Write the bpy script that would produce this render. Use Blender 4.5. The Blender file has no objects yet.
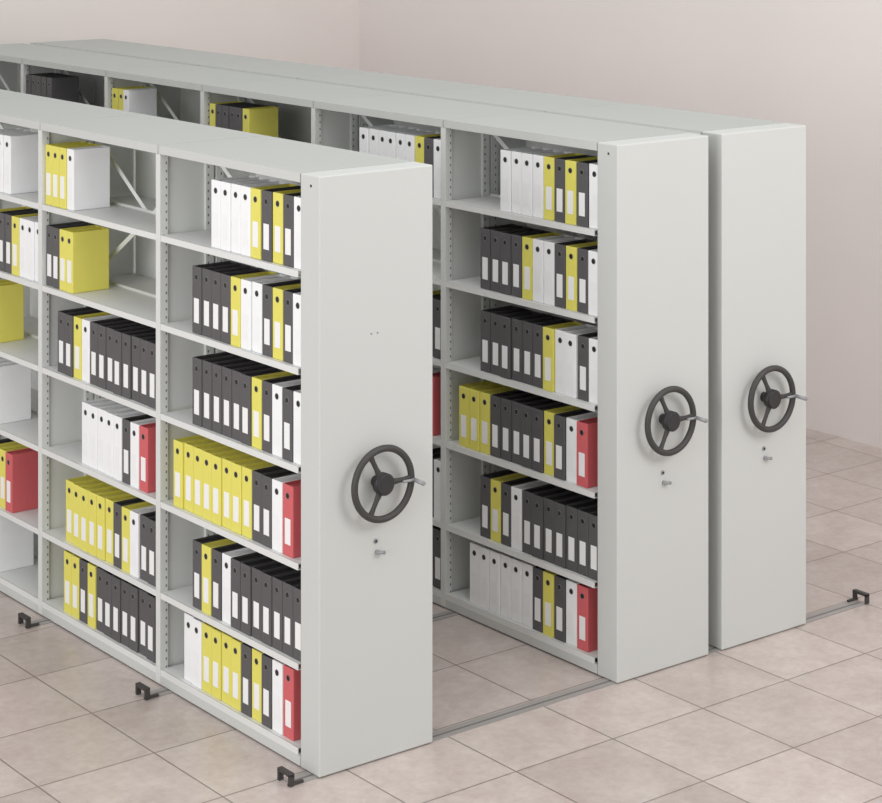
import bpy, bmesh, math, random
from mathutils import Vector, Matrix
random.seed(4)
S=bpy.context.scene
C=S.collection
try: S.view_settings.view_transform='Standard'
except Exception: pass
def srgb(r,g,b):
    f=lambda c:(c/255/12.92) if c/255<=.04045 else ((c/255+.055)/1.055)**2.4
    return (f(r),f(g),f(b),1)
# ------------------------------------------------------------ materials
def mat(name,col,rough=.5,metal=0.,noise=.03,scale=6.,bump=0.):
    m=bpy.data.materials.new(name);m.use_nodes=True
    nt=m.node_tree;b=nt.nodes['Principled BSDF']
    b.inputs['Roughness'].default_value=rough;b.inputs['Metallic'].default_value=metal
    tc=nt.nodes.new('ShaderNodeTexCoord');n=nt.nodes.new('ShaderNodeTexNoise')
    n.inputs['Scale'].default_value=scale;n.inputs['Detail'].default_value=3
    nt.links.new(tc.outputs['Object'],n.inputs['Vector'])
    r=nt.nodes.new('ShaderNodeValToRGB')
    r.color_ramp.elements[0].position=.3;r.color_ramp.elements[1].position=.7
    r.color_ramp.elements[0].color=[c*(1-noise) for c in col[:3]]+[1]
    r.color_ramp.elements[1].color=[min(1,c*(1+noise)) for c in col[:3]]+[1]
    nt.links.new(n.outputs['Fac'],r.inputs['Fac']);nt.links.new(r.outputs['Color'],b.inputs['Base Color'])
    if bump:
        bp=nt.nodes.new('ShaderNodeBump');bp.inputs['Strength'].default_value=bump;bp.inputs['Distance'].default_value=.002
        n2=nt.nodes.new('ShaderNodeTexNoise');n2.inputs['Scale'].default_value=400
        nt.links.new(tc.outputs['Object'],n2.inputs['Vector'])
        nt.links.new(n2.outputs['Fac'],bp.inputs['Height']);nt.links.new(bp.outputs['Normal'],b.inputs['Normal'])
    return m
M={}
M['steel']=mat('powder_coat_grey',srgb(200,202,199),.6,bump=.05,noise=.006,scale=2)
M['steel_shaded']=mat('powder_coat_roof_shaded',srgb(179,182,178),.65,noise=.008,scale=2)  # same grey coat, darkened in colour for dimmer light on the tops
M['shelfm']=mat('powder_coat_shelf',srgb(222,223,221),.5,noise=.01)
M['brace']=mat('brace_paint',srgb(236,237,235),.5,noise=.01)
M['dark']=mat('black_plastic',srgb(60,58,57),.55)
M['hub']=mat('hub_plastic',srgb(44,43,44),.5)
M['chrome']=mat('satin_metal',srgb(150,150,152),.45,.2)
M['rail']=mat('rail_metal',srgb(160,156,153),.45,.15)
M['railg']=mat('rail_groove',srgb(108,104,101),.5)
M['W']=mat('file_white',srgb(244,245,246),.5)
M['Y']=mat('file_yellow',srgb(228,220,104),.5)
M['D']=mat('file_dark',srgb(88,86,88),.5)
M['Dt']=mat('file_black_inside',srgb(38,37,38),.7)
M['R']=mat('file_red',srgb(208,98,102),.55)
M['label']=mat('label_paper',srgb(240,240,240),.6)
M['label2']=mat('label_paper_grey',srgb(240,241,242),.6)
M['ring']=mat('hole_dark',srgb(30,30,32),.5)
M['screwd']=mat('screw_dark',srgb(130,130,130),.5)
M['ringm']=mat('ring_metal',srgb(150,150,150),.3,.6)
def perf():
    m=bpy.data.materials.new('perforated_frame');m.use_nodes=True
    nt=m.node_tree;b=nt.nodes['Principled BSDF'];b.inputs['Roughness'].default_value=.5
    tc=nt.nodes.new('ShaderNodeTexCoord');sp=nt.nodes.new('ShaderNodeSeparateXYZ')
    nt.links.new(tc.outputs['Object'],sp.inputs[0])
    def mth(op,a,b_=None):
        n=nt.nodes.new('ShaderNodeMath');n.operation=op
        for i,v in enumerate((a,b_)):
            if v is None: continue
            if isinstance(v,(int,float)): n.inputs[i].default_value=v
            else: nt.links.new(v,n.inputs[i])
        return n.outputs[0]
    x=sp.outputs[0];z=sp.outputs[2]
    zf=mth('LESS_THAN',mth('FRACT',mth('MULTIPLY',z,1/.034)),.32)
    cols=None
    for c in (.030,.236,.300,.506):
        v=mth('LESS_THAN',mth('ABSOLUTE',mth('SUBTRACT',x,c)),.0034)
        cols=v if cols is None else mth('MAXIMUM',cols,v)
    k=mth('MULTIPLY',zf,cols)
    mx=nt.nodes.new('ShaderNodeMix');mx.data_type='RGBA'
    mx.inputs[6].default_value=srgb(216,218,215);mx.inputs[7].default_value=srgb(122,122,122)
    nt.links.new(k,mx.inputs[0]);nt.links.new(mx.outputs[2],b.inputs['Base Color'])
    return m
M['perf']=perf()
def floor_mat():
    m=bpy.data.materials.new('stone_tiles');m.use_nodes=True
    nt=m.node_tree;b=nt.nodes['Principled BSDF']
    tc=nt.nodes.new('ShaderNodeTexCoord');mp=nt.nodes.new('ShaderNodeMapping')
    mp.inputs['Location'].default_value=(.365,.40,0)
    nt.links.new(tc.outputs['Object'],mp.inputs[0])
    br=nt.nodes.new('ShaderNodeTexBrick');br.offset=0;br.squash=1
    br.inputs['Scale'].default_value=1;br.inputs['Brick Width'].default_value=.495;br.inputs['Row Height'].default_value=.495
    br.inputs['Mortar Size'].default_value=.0045;br.inputs['Mortar Smooth'].default_value=.4
    br.inputs['Color1'].default_value=srgb(201,190,185);br.inputs['Color2'].default_value=srgb(187,176,171)
    br.inputs['Mortar'].default_value=srgb(135,126,121)
    nt.links.new(mp.outputs[0],br.inputs['Vector'])
    def noise(sc,det,ro,dist,p0,c0,p1,c1):
        n=nt.nodes.new('ShaderNodeTexNoise');n.inputs['Scale'].default_value=sc;n.inputs['Detail'].default_value=det
        n.inputs['Roughness'].default_value=ro;n.inputs['Distortion'].default_value=dist
        nt.links.new(tc.outputs['Object'],n.inputs['Vector'])
        r=nt.nodes.new('ShaderNodeValToRGB')
        r.color_ramp.elements[0].position=p0;r.color_ramp.elements[0].color=c0
        r.color_ramp.elements[1].position=p1;r.color_ramp.elements[1].color=c1
        nt.links.new(n.outputs['Fac'],r.inputs['Fac']);return r.outputs['Color']
    a=noise(4.5,8,.68,.3,.32,(.86,.83,.815,1),.66,(1.04,1.04,1.04,1))
    c=noise(24,6,.7,.2,.36,(.91,.89,.88,1),.6,(1.02,1.02,1.02,1))
    def mul(x,y):
        mx=nt.nodes.new('ShaderNodeMix');mx.data_type='RGBA';mx.blend_type='MULTIPLY';mx.inputs[0].default_value=1
        nt.links.new(x,mx.inputs[6]);nt.links.new(y,mx.inputs[7]);return mx.outputs[2]
    nt.links.new(mul(mul(br.outputs['Color'],a),c),b.inputs['Base Color'])
    b.inputs['Roughness'].default_value=.3
    bp=nt.nodes.new('ShaderNodeBump');bp.inputs['Strength'].default_value=.3;bp.inputs['Distance'].default_value=.002;bp.invert=True
    nt.links.new(br.outputs['Fac'],bp.inputs['Height']);nt.links.new(bp.outputs['Normal'],b.inputs['Normal'])
    return m
M['floor']=floor_mat()
M['wallr']=mat('wall_plaster',srgb(235,228,225),.85,noise=.012,scale=1.2)
M['wallb']=mat('wall_plaster_back',srgb(229,222,218),.85,noise=.012,scale=1.2)
# ------------------------------------------------------------ mesh helpers
def box(bm,x0,x1,y0,y1,z0,z1,bev=0,mi=0):
    r=bmesh.ops.create_cube(bm,size=1)
    vs=r['verts']
    for v in vs:
        v.co=Vector(((x0+x1)/2+v.co.x*(x1-x0),(y0+y1)/2+v.co.y*(y1-y0),(z0+z1)/2+v.co.z*(z1-z0)))
    fs=set(f for v in vs for f in v.link_faces)
    for f in fs:f.material_index=mi
    if bev:
        es=list(set(e for v in vs for e in v.link_edges))
        bmesh.ops.bevel(bm,geom=es,offset=bev,segments=2,affect='EDGES',profile=.5)
def cyl(bm,p0,p1,r0,r1=None,seg=24,mi=0):
    r1=r0 if r1 is None else r1
    p0=Vector(p0);p1=Vector(p1);d=p1-p0
    q=Vector((0,0,1)).rotation_difference(d.normalized()).to_matrix().to_4x4()
    mt=Matrix.Translation((p0+p1)/2)@q
    n0=set(bm.faces)
    bmesh.ops.create_cone(bm,cap_ends=True,segments=seg,radius1=r0,radius2=r1,depth=d.length,matrix=mt)
    for f in set(bm.faces)-n0:
        f.material_index=mi
        if len(f.verts)==4:f.smooth=True
def mk(bm,name,mats):
    me=bpy.data.meshes.new(name);bm.to_mesh(me);bm.free()
    for k in (mats if isinstance(mats,(list,tuple)) else [mats]): me.materials.append(M[k])
    return me
def ob(name,me,parent=None,loc=(0,0,0)):
    o=bpy.data.objects.new(name,me);C.objects.link(o);o.location=loc
    if parent:o.parent=parent
    return o
def torus_mesh(R,r,seg=64,ms=14):
    bm=bmesh.new();rings=[]
    for i in range(seg):
        a=2*math.pi*i/seg;ring=[]
        for j in range(ms):
            t=2*math.pi*j/ms
            rr=R+r*math.cos(t)
            ring.append(bm.verts.new((rr*math.cos(a),r*math.sin(t),rr*math.sin(a))))
        rings.append(ring)
    for i in range(seg):
        for j in range(ms):
            f=bm.faces.new((rings[i][j],rings[(i+1)%seg][j],rings[(i+1)%seg][(j+1)%ms],rings[i][(j+1)%ms]));f.smooth=True
    bmesh.ops.recalc_face_normals(bm,faces=bm.faces)
    return bm
# ------------------------------------------------------------ dimensions
H=2.256;W=.538;T=.127;L=1.056;NB=6
UX=[0.0,1.514,2.134]
SZ=[1.882,1.512,1.138,.770,.390,.070]
YE=T+NB*L
bm=bmesh.new();box(bm,0,W,0,T-.001,.0042,H,.005)
ME_panel=mk(bm,'end_panel','steel')
bm=bmesh.new();box(bm,0,W,0,.02,.0042,H,.003);ME_back=mk(bm,'far_end_panel','steel')
FT=.018
bm=bmesh.new()
bb=L-.005
box(bm,0.0,W,0,bb,H-.004,H,0)
box(bm,0.0,.004,0,bb,H-.036,H-.004);box(bm,W-.004,W,0,bb,H-.036,H-.004)
for y in (0,bb-.003): box(bm,.004,W-.004,y,y+.003,H-.036,H-.004)
ME_roof=mk(bm,'roof_panel','steel_shaded')
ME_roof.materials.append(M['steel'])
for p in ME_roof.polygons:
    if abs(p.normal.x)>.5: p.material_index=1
bm=bmesh.new()
y0,y1=FT+.001,L-FT-.001
box(bm,.004,W-.004,y0,y1,-.004,0)
for xa in (.002,W-.006):
    box(bm,xa,xa+.004,y0,y1,-.026,0)
for xa in (.006,W-.02):
    box(bm,xa,xa+.014,y0,y1,-.026,-.023)
box(bm,W/2-.004,W/2-.001,y0,y1,-.0,.012)
ME_shelf=mk(bm,'shelf','shelfm')
bm=bmesh.new()
box(bm,.02,W-.02,-.004,.004,.03,H-.037)
for a,b in ((0,.038),(W/2-.045,W/2-.006),(W/2+.006,W/2+.045),(W-.038,W)):
    box(bm,a,b,-FT,FT,.008,H-.037,.001)
ME_frame=mk(bm,'side_frame','perf')
bm=bmesh.new()
box(bm,.001,.012,0,L-.002,.007,.044);box(bm,W-.012,W-.001,0,L-.002,.007,.044)
ME_base=mk(bm,'base_skirt','steel')
bm=bmesh.new();box(bm,W-.048,W-.046,FT+.002,L-FT-.002,.07,H-.04);ME_backp=mk(bm,'added_back_panel','brace')  # panel added behind the open bays, a pale backdrop that brightens the interior
bm=bmesh.new();box(bm,-.050,-.0005,.0,YE-T,H-.034,H-.008,.003);ME_bump=mk(bm,'bumper_strip','steel_shaded')
bm=bmesh.new()
def flatbar(p,q,w=.022,t=.003):
    p=Vector(p);q=Vector(q);d=(q-p).normalized();n=Vector((1,0,0));s=d.cross(n).normalized()*w/2
    vs=[]
    for xx in (-t/2,t/2):
        for c in (p-s,p+s,q+s,q-s): vs.append(bm.verts.new(c+n*xx))
    for f in ((0,1,2,3),(7,6,5,4),(0,4,5,1),(1,5,6,2),(2,6,7,3),(3,7,4,0)): bm.faces.new([vs[i] for i in f])
flatbar((W/2-.003+.0,.03,2.18),(W/2-.003,L-.03,1.54));flatbar((W/2+.003,.03,1.54),(W/2+.003,L-.03,2.18))
cyl(bm,(W/2-.008,L/2,1.86),(W/2+.008,L/2,1.86),.012,seg=16)
bmesh.ops.recalc_face_normals(bm,faces=bm.faces)
ME_brace=mk(bm,'cross_brace','brace')
bm=bmesh.new();cyl(bm,(-.012,0,.026),(.012,0,.026),.0225,seg=24)
ME_roll=mk(bm,'carriage_wheel','rail')
R=.134
bm=torus_mesh(R,.0135);ME_rim=mk(bm,'rim','dark')
bm=bmesh.new()
cyl(bm,(0,.012,0),(0,-.016,0),.042,seg=40);cyl(bm,(0,-.016,0),(0,-.021,0),.042,.036,seg=40)
ME_hub=mk(bm,'hub','hub')
bm=bmesh.new()
pr=[(.035,.015,.009),(.07,.010,.008),(.10,.010,.008),(R-.004,.0135,.009)]
rg=[]
for x,hz,hy in pr:
    rg.append([bm.verts.new((x,math.sin(t)*hy,math.cos(t)*hz)) for t in [2*math.pi*i/14 for i in range(14)]])
for a,b in zip(rg,rg[1:]):
    for i in range(14):
        f=bm.faces.new((a[i],a[(i+1)%14],b[(i+1)%14],b[i]));f.smooth=True
bmesh.ops.recalc_face_normals(bm,faces=bm.faces)
ME_spoke=mk(bm,'spoke','dark')
bm=bmesh.new()
cyl(bm,(R-.05,-.014,-.004),(R+.008,-.018,-.004),.0055,seg=16)
cyl(bm,(R+.002,-.005,-.004),(R+.002,-.076,-.006),.0075,.009,seg=20)
cyl(bm,(R+.002,-.076,-.006),(R+.002,-.081,-.006),.009,.006,seg=20)
ME_crank=mk(bm,'crank_handle','chrome')
bm=bmesh.new();cyl(bm,(0,.045,0),(0,.0,0),.022,.018,seg=28);ME_axle=mk(bm,'axle','dark')
bm=bmesh.new()
cyl(bm,(0,0,0),(0,-.004,0),.0095,seg=24);cyl(bm,(0,-.004,0),(0,-.006,0),.0045,seg=20,mi=1)
ME_lock=mk(bm,'keyhole_lock',['chrome','ring'])
bm=bmesh.new()
cyl(bm,(0,0,0),(0,-.014,0),.0078,seg=24);cyl(bm,(-.003,-.016,.001),(.025,-.018,-.003),.006,.007,seg=18)
cyl(bm,(0,-.014,0),(0,-.022,0),.0078,.0062,seg=24)
ME_latch=mk(bm,'lock_knob','chrome')
bm=bmesh.new();cyl(bm,(0,0,0),(0,-.001,0),.0036,seg=14);ME_screw=mk(bm,'screw_hole','screwd')
bm=bmesh.new();cyl(bm,(0,0,0),(-.0012,0,0),.0055,seg=14);ME_screwx=mk(bm,'screw_hole','ring')

UL=["light grey mobile shelving unit with steering wheel, standing apart on rails",
    "light grey mobile shelving unit with wheel, aisle of files open",
    "light grey mobile shelving unit with wheel, pushed against another unit"]
for u,ux in enumerate(UX):
    e=bpy.data.objects.new('mobile_shelving_unit',None);C.objects.link(e);e.location=(ux,0,0)
    e.empty_display_size=.1
    e['label']=UL[u];e['category']='mobile shelving';e['group']='mobile shelving units on rails'
    ob('end_panel',ME_panel,e)
    ob('end_panel',ME_back,e,(0,YE+.018,0))
    for k in range(NB):
        yb=T+k*L
        ob('roof_panel',ME_roof,e,(0,yb+.0015,0))
        ob('base_skirt',ME_base,e,(0,yb+.001,0))
        for z in SZ: ob('shelf',ME_shelf,e,(0,yb,z))
        ob('cross_brace',ME_brace,e,(0,yb,0))
        ob('added_back_panel',ME_backp,e,(0,yb,0))
    if u==2: ob('bumper_strip',ME_bump,e,(0,T,0))
    for k in range(1,NB+1): ob('side_frame',ME_frame,e,(0,T+k*L-(.02 if k==NB else 0),0))
    for yr in [.046+k*1.055 for k in range(NB)]:
        for xw in (.09,W-.09):
            o=ob('carriage_wheel',ME_roll,e,(xw,yr,0));o.rotation_euler=(0,0,math.pi/2);
    wx,wz=.260,1.072
    h=bpy.data.objects.new('handwheel',None);C.objects.link(h);h.parent=e;h.location=(wx,-.05,wz);h.empty_display_size=.05
    h['label']='black three-spoke steering wheel with crank'
    ob('rim',ME_rim,h);ob('hub',ME_hub,h);ob('axle',ME_axle,h,(0,.005,0))
    for a in (0,118,242):
        s=ob('spoke',ME_spoke,h);s.rotation_euler=(0,-math.radians(a),0)
    o=ob('crank_handle',ME_crank,h);o['label']='satin metal crank handle'
    ob('keyhole_lock',ME_lock,e,(.26,0.0,.842))
    ob('lock_knob',ME_latch,e,(.265,0.0,.800))
    if u==0:
        for dx in (.240,.270): ob('screw_hole',ME_screw,e,(dx,0,1.636))
    if u<2: ob('screw_hole',ME_screwx,e,(0,.055,2.215));

# ------------------------------------------------------------ rails
RX0,RX1=-.11,3.085
bm=bmesh.new()
box(bm,RX0,RX1,-.034,.034,0,.0020,mi=0)
box(bm,RX0,RX1,-.034,-.008,.0020,.003);box(bm,RX0,RX1,.004,.034,.0020,.003)
box(bm,RX0,RX1,-.008,.004,.0020,.0022,mi=1)
ME_rail=mk(bm,'floor_rail',['rail','railg'])
bm=bmesh.new()
box(bm,-.011,.011,-.042,-.030,0.0031,.046,.001);box(bm,-.011,.011,.030,.042,0.0031,.046,.001)
box(bm,-.011,.011,-.042,.042,.037,.050,.001)
box(bm,-.011,.055,-.038,-.026,.0031,.013,.001)
ME_stop=mk(bm,'end_stop','dark')
for yr in [.046+k*1.055 for k in range(NB)]:
    r=ob('floor_rail',ME_rail,None,(0,yr,.0003))
    r['label']='narrow steel floor rail with dark end stops on tiles';r['category']='rail';r['group']='floor rails under the shelving'
    ob('end_stop',ME_stop,r,(RX0-.01,0,0))
    o=ob('end_stop',ME_stop,r,(RX1+.01,0,0));o.rotation_euler=(0,0,math.pi)

# ------------------------------------------------------------ files
FD,FW,FH=.186,.0702,.274;PITCH=.0735
def file_mesh(k,fw=FW):
    bm=bmesh.new()
    box(bm,-FD/2,FD/2,-fw/2,fw/2,0,FH)
    bm.faces.ensure_lookup_table()
    top=[f for f in bm.faces if f.normal.z>.9][0]
    r=bmesh.ops.inset_individual(bm,faces=[top],thickness=.003)
    for v in top.verts:v.co.z-=.009
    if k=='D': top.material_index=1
    es=[e for e in bm.edges if all(abs(abs(v.co.x)-FD/2)<1e-5 and abs(abs(v.co.y)-fw/2)<1e-5 for v in e.verts)]
    bmesh.ops.bevel(bm,geom=es,offset=.0035,segments=2,affect='EDGES',profile=.5)
    return mk(bm,'box_file',[k,'Dt'] if k=='D' else k)
FM={k:file_mesh(k) for k in 'WYDR'}
FM2={k:file_mesh(k,.0630) for k in 'WYDR'}
bm=bmesh.new();box(bm,-.0007,.0004,-.019,.019,.045,.145);ME_label=mk(bm,'spine_label','label')
bm=bmesh.new();box(bm,-.0007,.0004,-.019,.019,.045,.145);ME_label2=mk(bm,'spine_label','label2')
bm=bmesh.new()
cyl(bm,(.0005,0,.232),(-.0010,0,.232),.0125,seg=24,mi=1);cyl(bm,(.0005,0,.232),(-.0014,0,.232),.0105,seg=24,mi=0)
ME_hole=mk(bm,'finger_hole',['ring','ringm'])
CN={'W':'white','Y':'yellow','D':'dark grey','R':'red'}
RN=['top','second','third','fourth','fifth','bottom']
def place(u,bay,row,seq,align='near',off=0):
    yn=T+bay*L+(.003 if bay==0 else FT+.004); yf=T+(bay+1)*L-FT-.004
    n=len(seq)
    for i,k in enumerate(seq):      # far -> near
        if k=='_':continue
        if align=='near': y=yn+off*PITCH+(n-1-i+.5)*PITCH
        else: y=yf-off*.0655-(i+.5)*.0655
        o=bpy.data.objects.new('box_file',(FM if align=='near' else FM2)[k]);C.objects.link(o)
        o.location=(UX[u]+.018+FD/2+random.uniform(-.004,.004),y,SZ[row]+.0006)
        t='%s box file with finger hole on a metal shelf'%(CN[k])
        if k=='R': t='red box file with white label at a row end'
        o['label']=t;o['category']='box file';o['group']='box files on the %s shelves'%RN[row]
        a=bpy.data.objects.new('spine_label',ME_label2 if k=='W' else ME_label);C.objects.link(a);a.parent=o;a.location=(-FD/2,0,0)
        b=bpy.data.objects.new('finger_hole',ME_hole);C.objects.link(b);b.parent=o;b.location=(-FD/2,0,0)
# unit 1
place(0,0,0,'WWWWYDYDW')
place(0,0,1,'DDDDYWWDYDW')
place(0,0,2,'DDDDDDYDWDW')
place(0,0,3,'YYYYYYYYDDWR_')
place(0,0,4,'DYDWDDDDDDD')
place(0,0,5,'WWYYYYDYDWR_')
place(0,1,0,'YYYW','far')
place(0,1,1,'DDYY','far')
place(0,1,2,'DDYWDDDDDDDD',off=.25)
place(0,1,3,'WWWWWDWR_',off=.25)
place(0,1,4,'YYYYYYDYWDD',off=.3)
place(0,1,5,'YYDYDDDDDDD',off=.4)
place(0,2,0,'WWWW',off=4.3)
place(0,2,1,'YDDYWWW')
place(0,2,2,'YY',off=7.3)
place(0,2,3,'WWW',off=6.2)
place(0,2,4,'DYYR',off=3.9)
place(0,2,5,'WWWW',off=6.0)
# unit 2
place(1,0,0,'WWWWYDYDW')
place(1,0,1,'DDDDYWWDYDW')
place(1,0,2,'DDDDDDYWWDW')
place(1,0,3,'YYYDDDDDYDWR_')
place(1,0,4,'DYDWDDDDDDD')
place(1,0,5,'WWWWWWDYDWR_')
place(1,1,0,'WWWWWWYDW')
place(1,1,2,'YDD')
place(1,1,3,'WR_')
place(1,1,4,'DDW')
place(1,1,5,'DDD')
place(1,2,0,'YDDDDY','far',.3)
place(1,3,0,'YYW','far',.3)
place(1,4,0,'DDDDD','far')

# ------------------------------------------------------------ room
XW,YW=5.245,7.02
def struct(name,bm,m):
    o=ob(name,mk(bm,name,m));o['kind']='structure';return o
bm=bmesh.new();box(bm,-7,XW+.1,-9,YW+.1,-.1,0);struct('floor',bm,'floor')
bm=bmesh.new();box(bm,XW,XW+.1,-9,YW+.1,0,4.2);struct('wall_right',bm,'wallr')
bm=bmesh.new();box(bm,-7,XW,YW,YW+.1,0,4.2);struct('wall_back',bm,'wallb')

# ------------------------------------------------------------ light
w=bpy.data.worlds.new('world');S.world=w;w.use_nodes=True
bg=w.node_tree.nodes['Background'];bg.inputs[0].default_value=(.995,.992,.995,1);bg.inputs[1].default_value=.79
def area(name,loc,target,size,energy,col=(1,1,1)):
    l=bpy.data.lights.new(name,'AREA');l.shape='SQUARE';l.size=size;l.energy=energy;l.color=col
    o=bpy.data.objects.new(name,l);C.objects.link(o);o.location=loc
    o.rotation_euler=(Vector(target)-Vector(loc)).to_track_quat('-Z','Y').to_euler()
area('ceiling_softbox',(0,-1,6.5),(1.2,2,0),5,95,(1,1,.99))
area('side_fill',(-7,-2.0,2.6),(1,2,.9),4,230,(1,1,.995))  # added fill with no visible source, low to brighten the shelf interiors
area('wall_fill',(2.8,-5.0,4.8),(5.2,3.5,1.4),2.5,145,(1,.995,.985))  # added fill with no visible source, brightens the right wall
# ------------------------------------------------------------ camera
cd=bpy.data.cameras.new('camera');co=bpy.data.objects.new('camera',cd);C.objects.link(co)
co.location=(-4.546,-6.557,3.382);co.rotation_euler=(math.pi/2,0,-.6633)
cd.sensor_width=36;cd.lens=2128*36/882;cd.shift_y=-525.6/882
S.camera=co
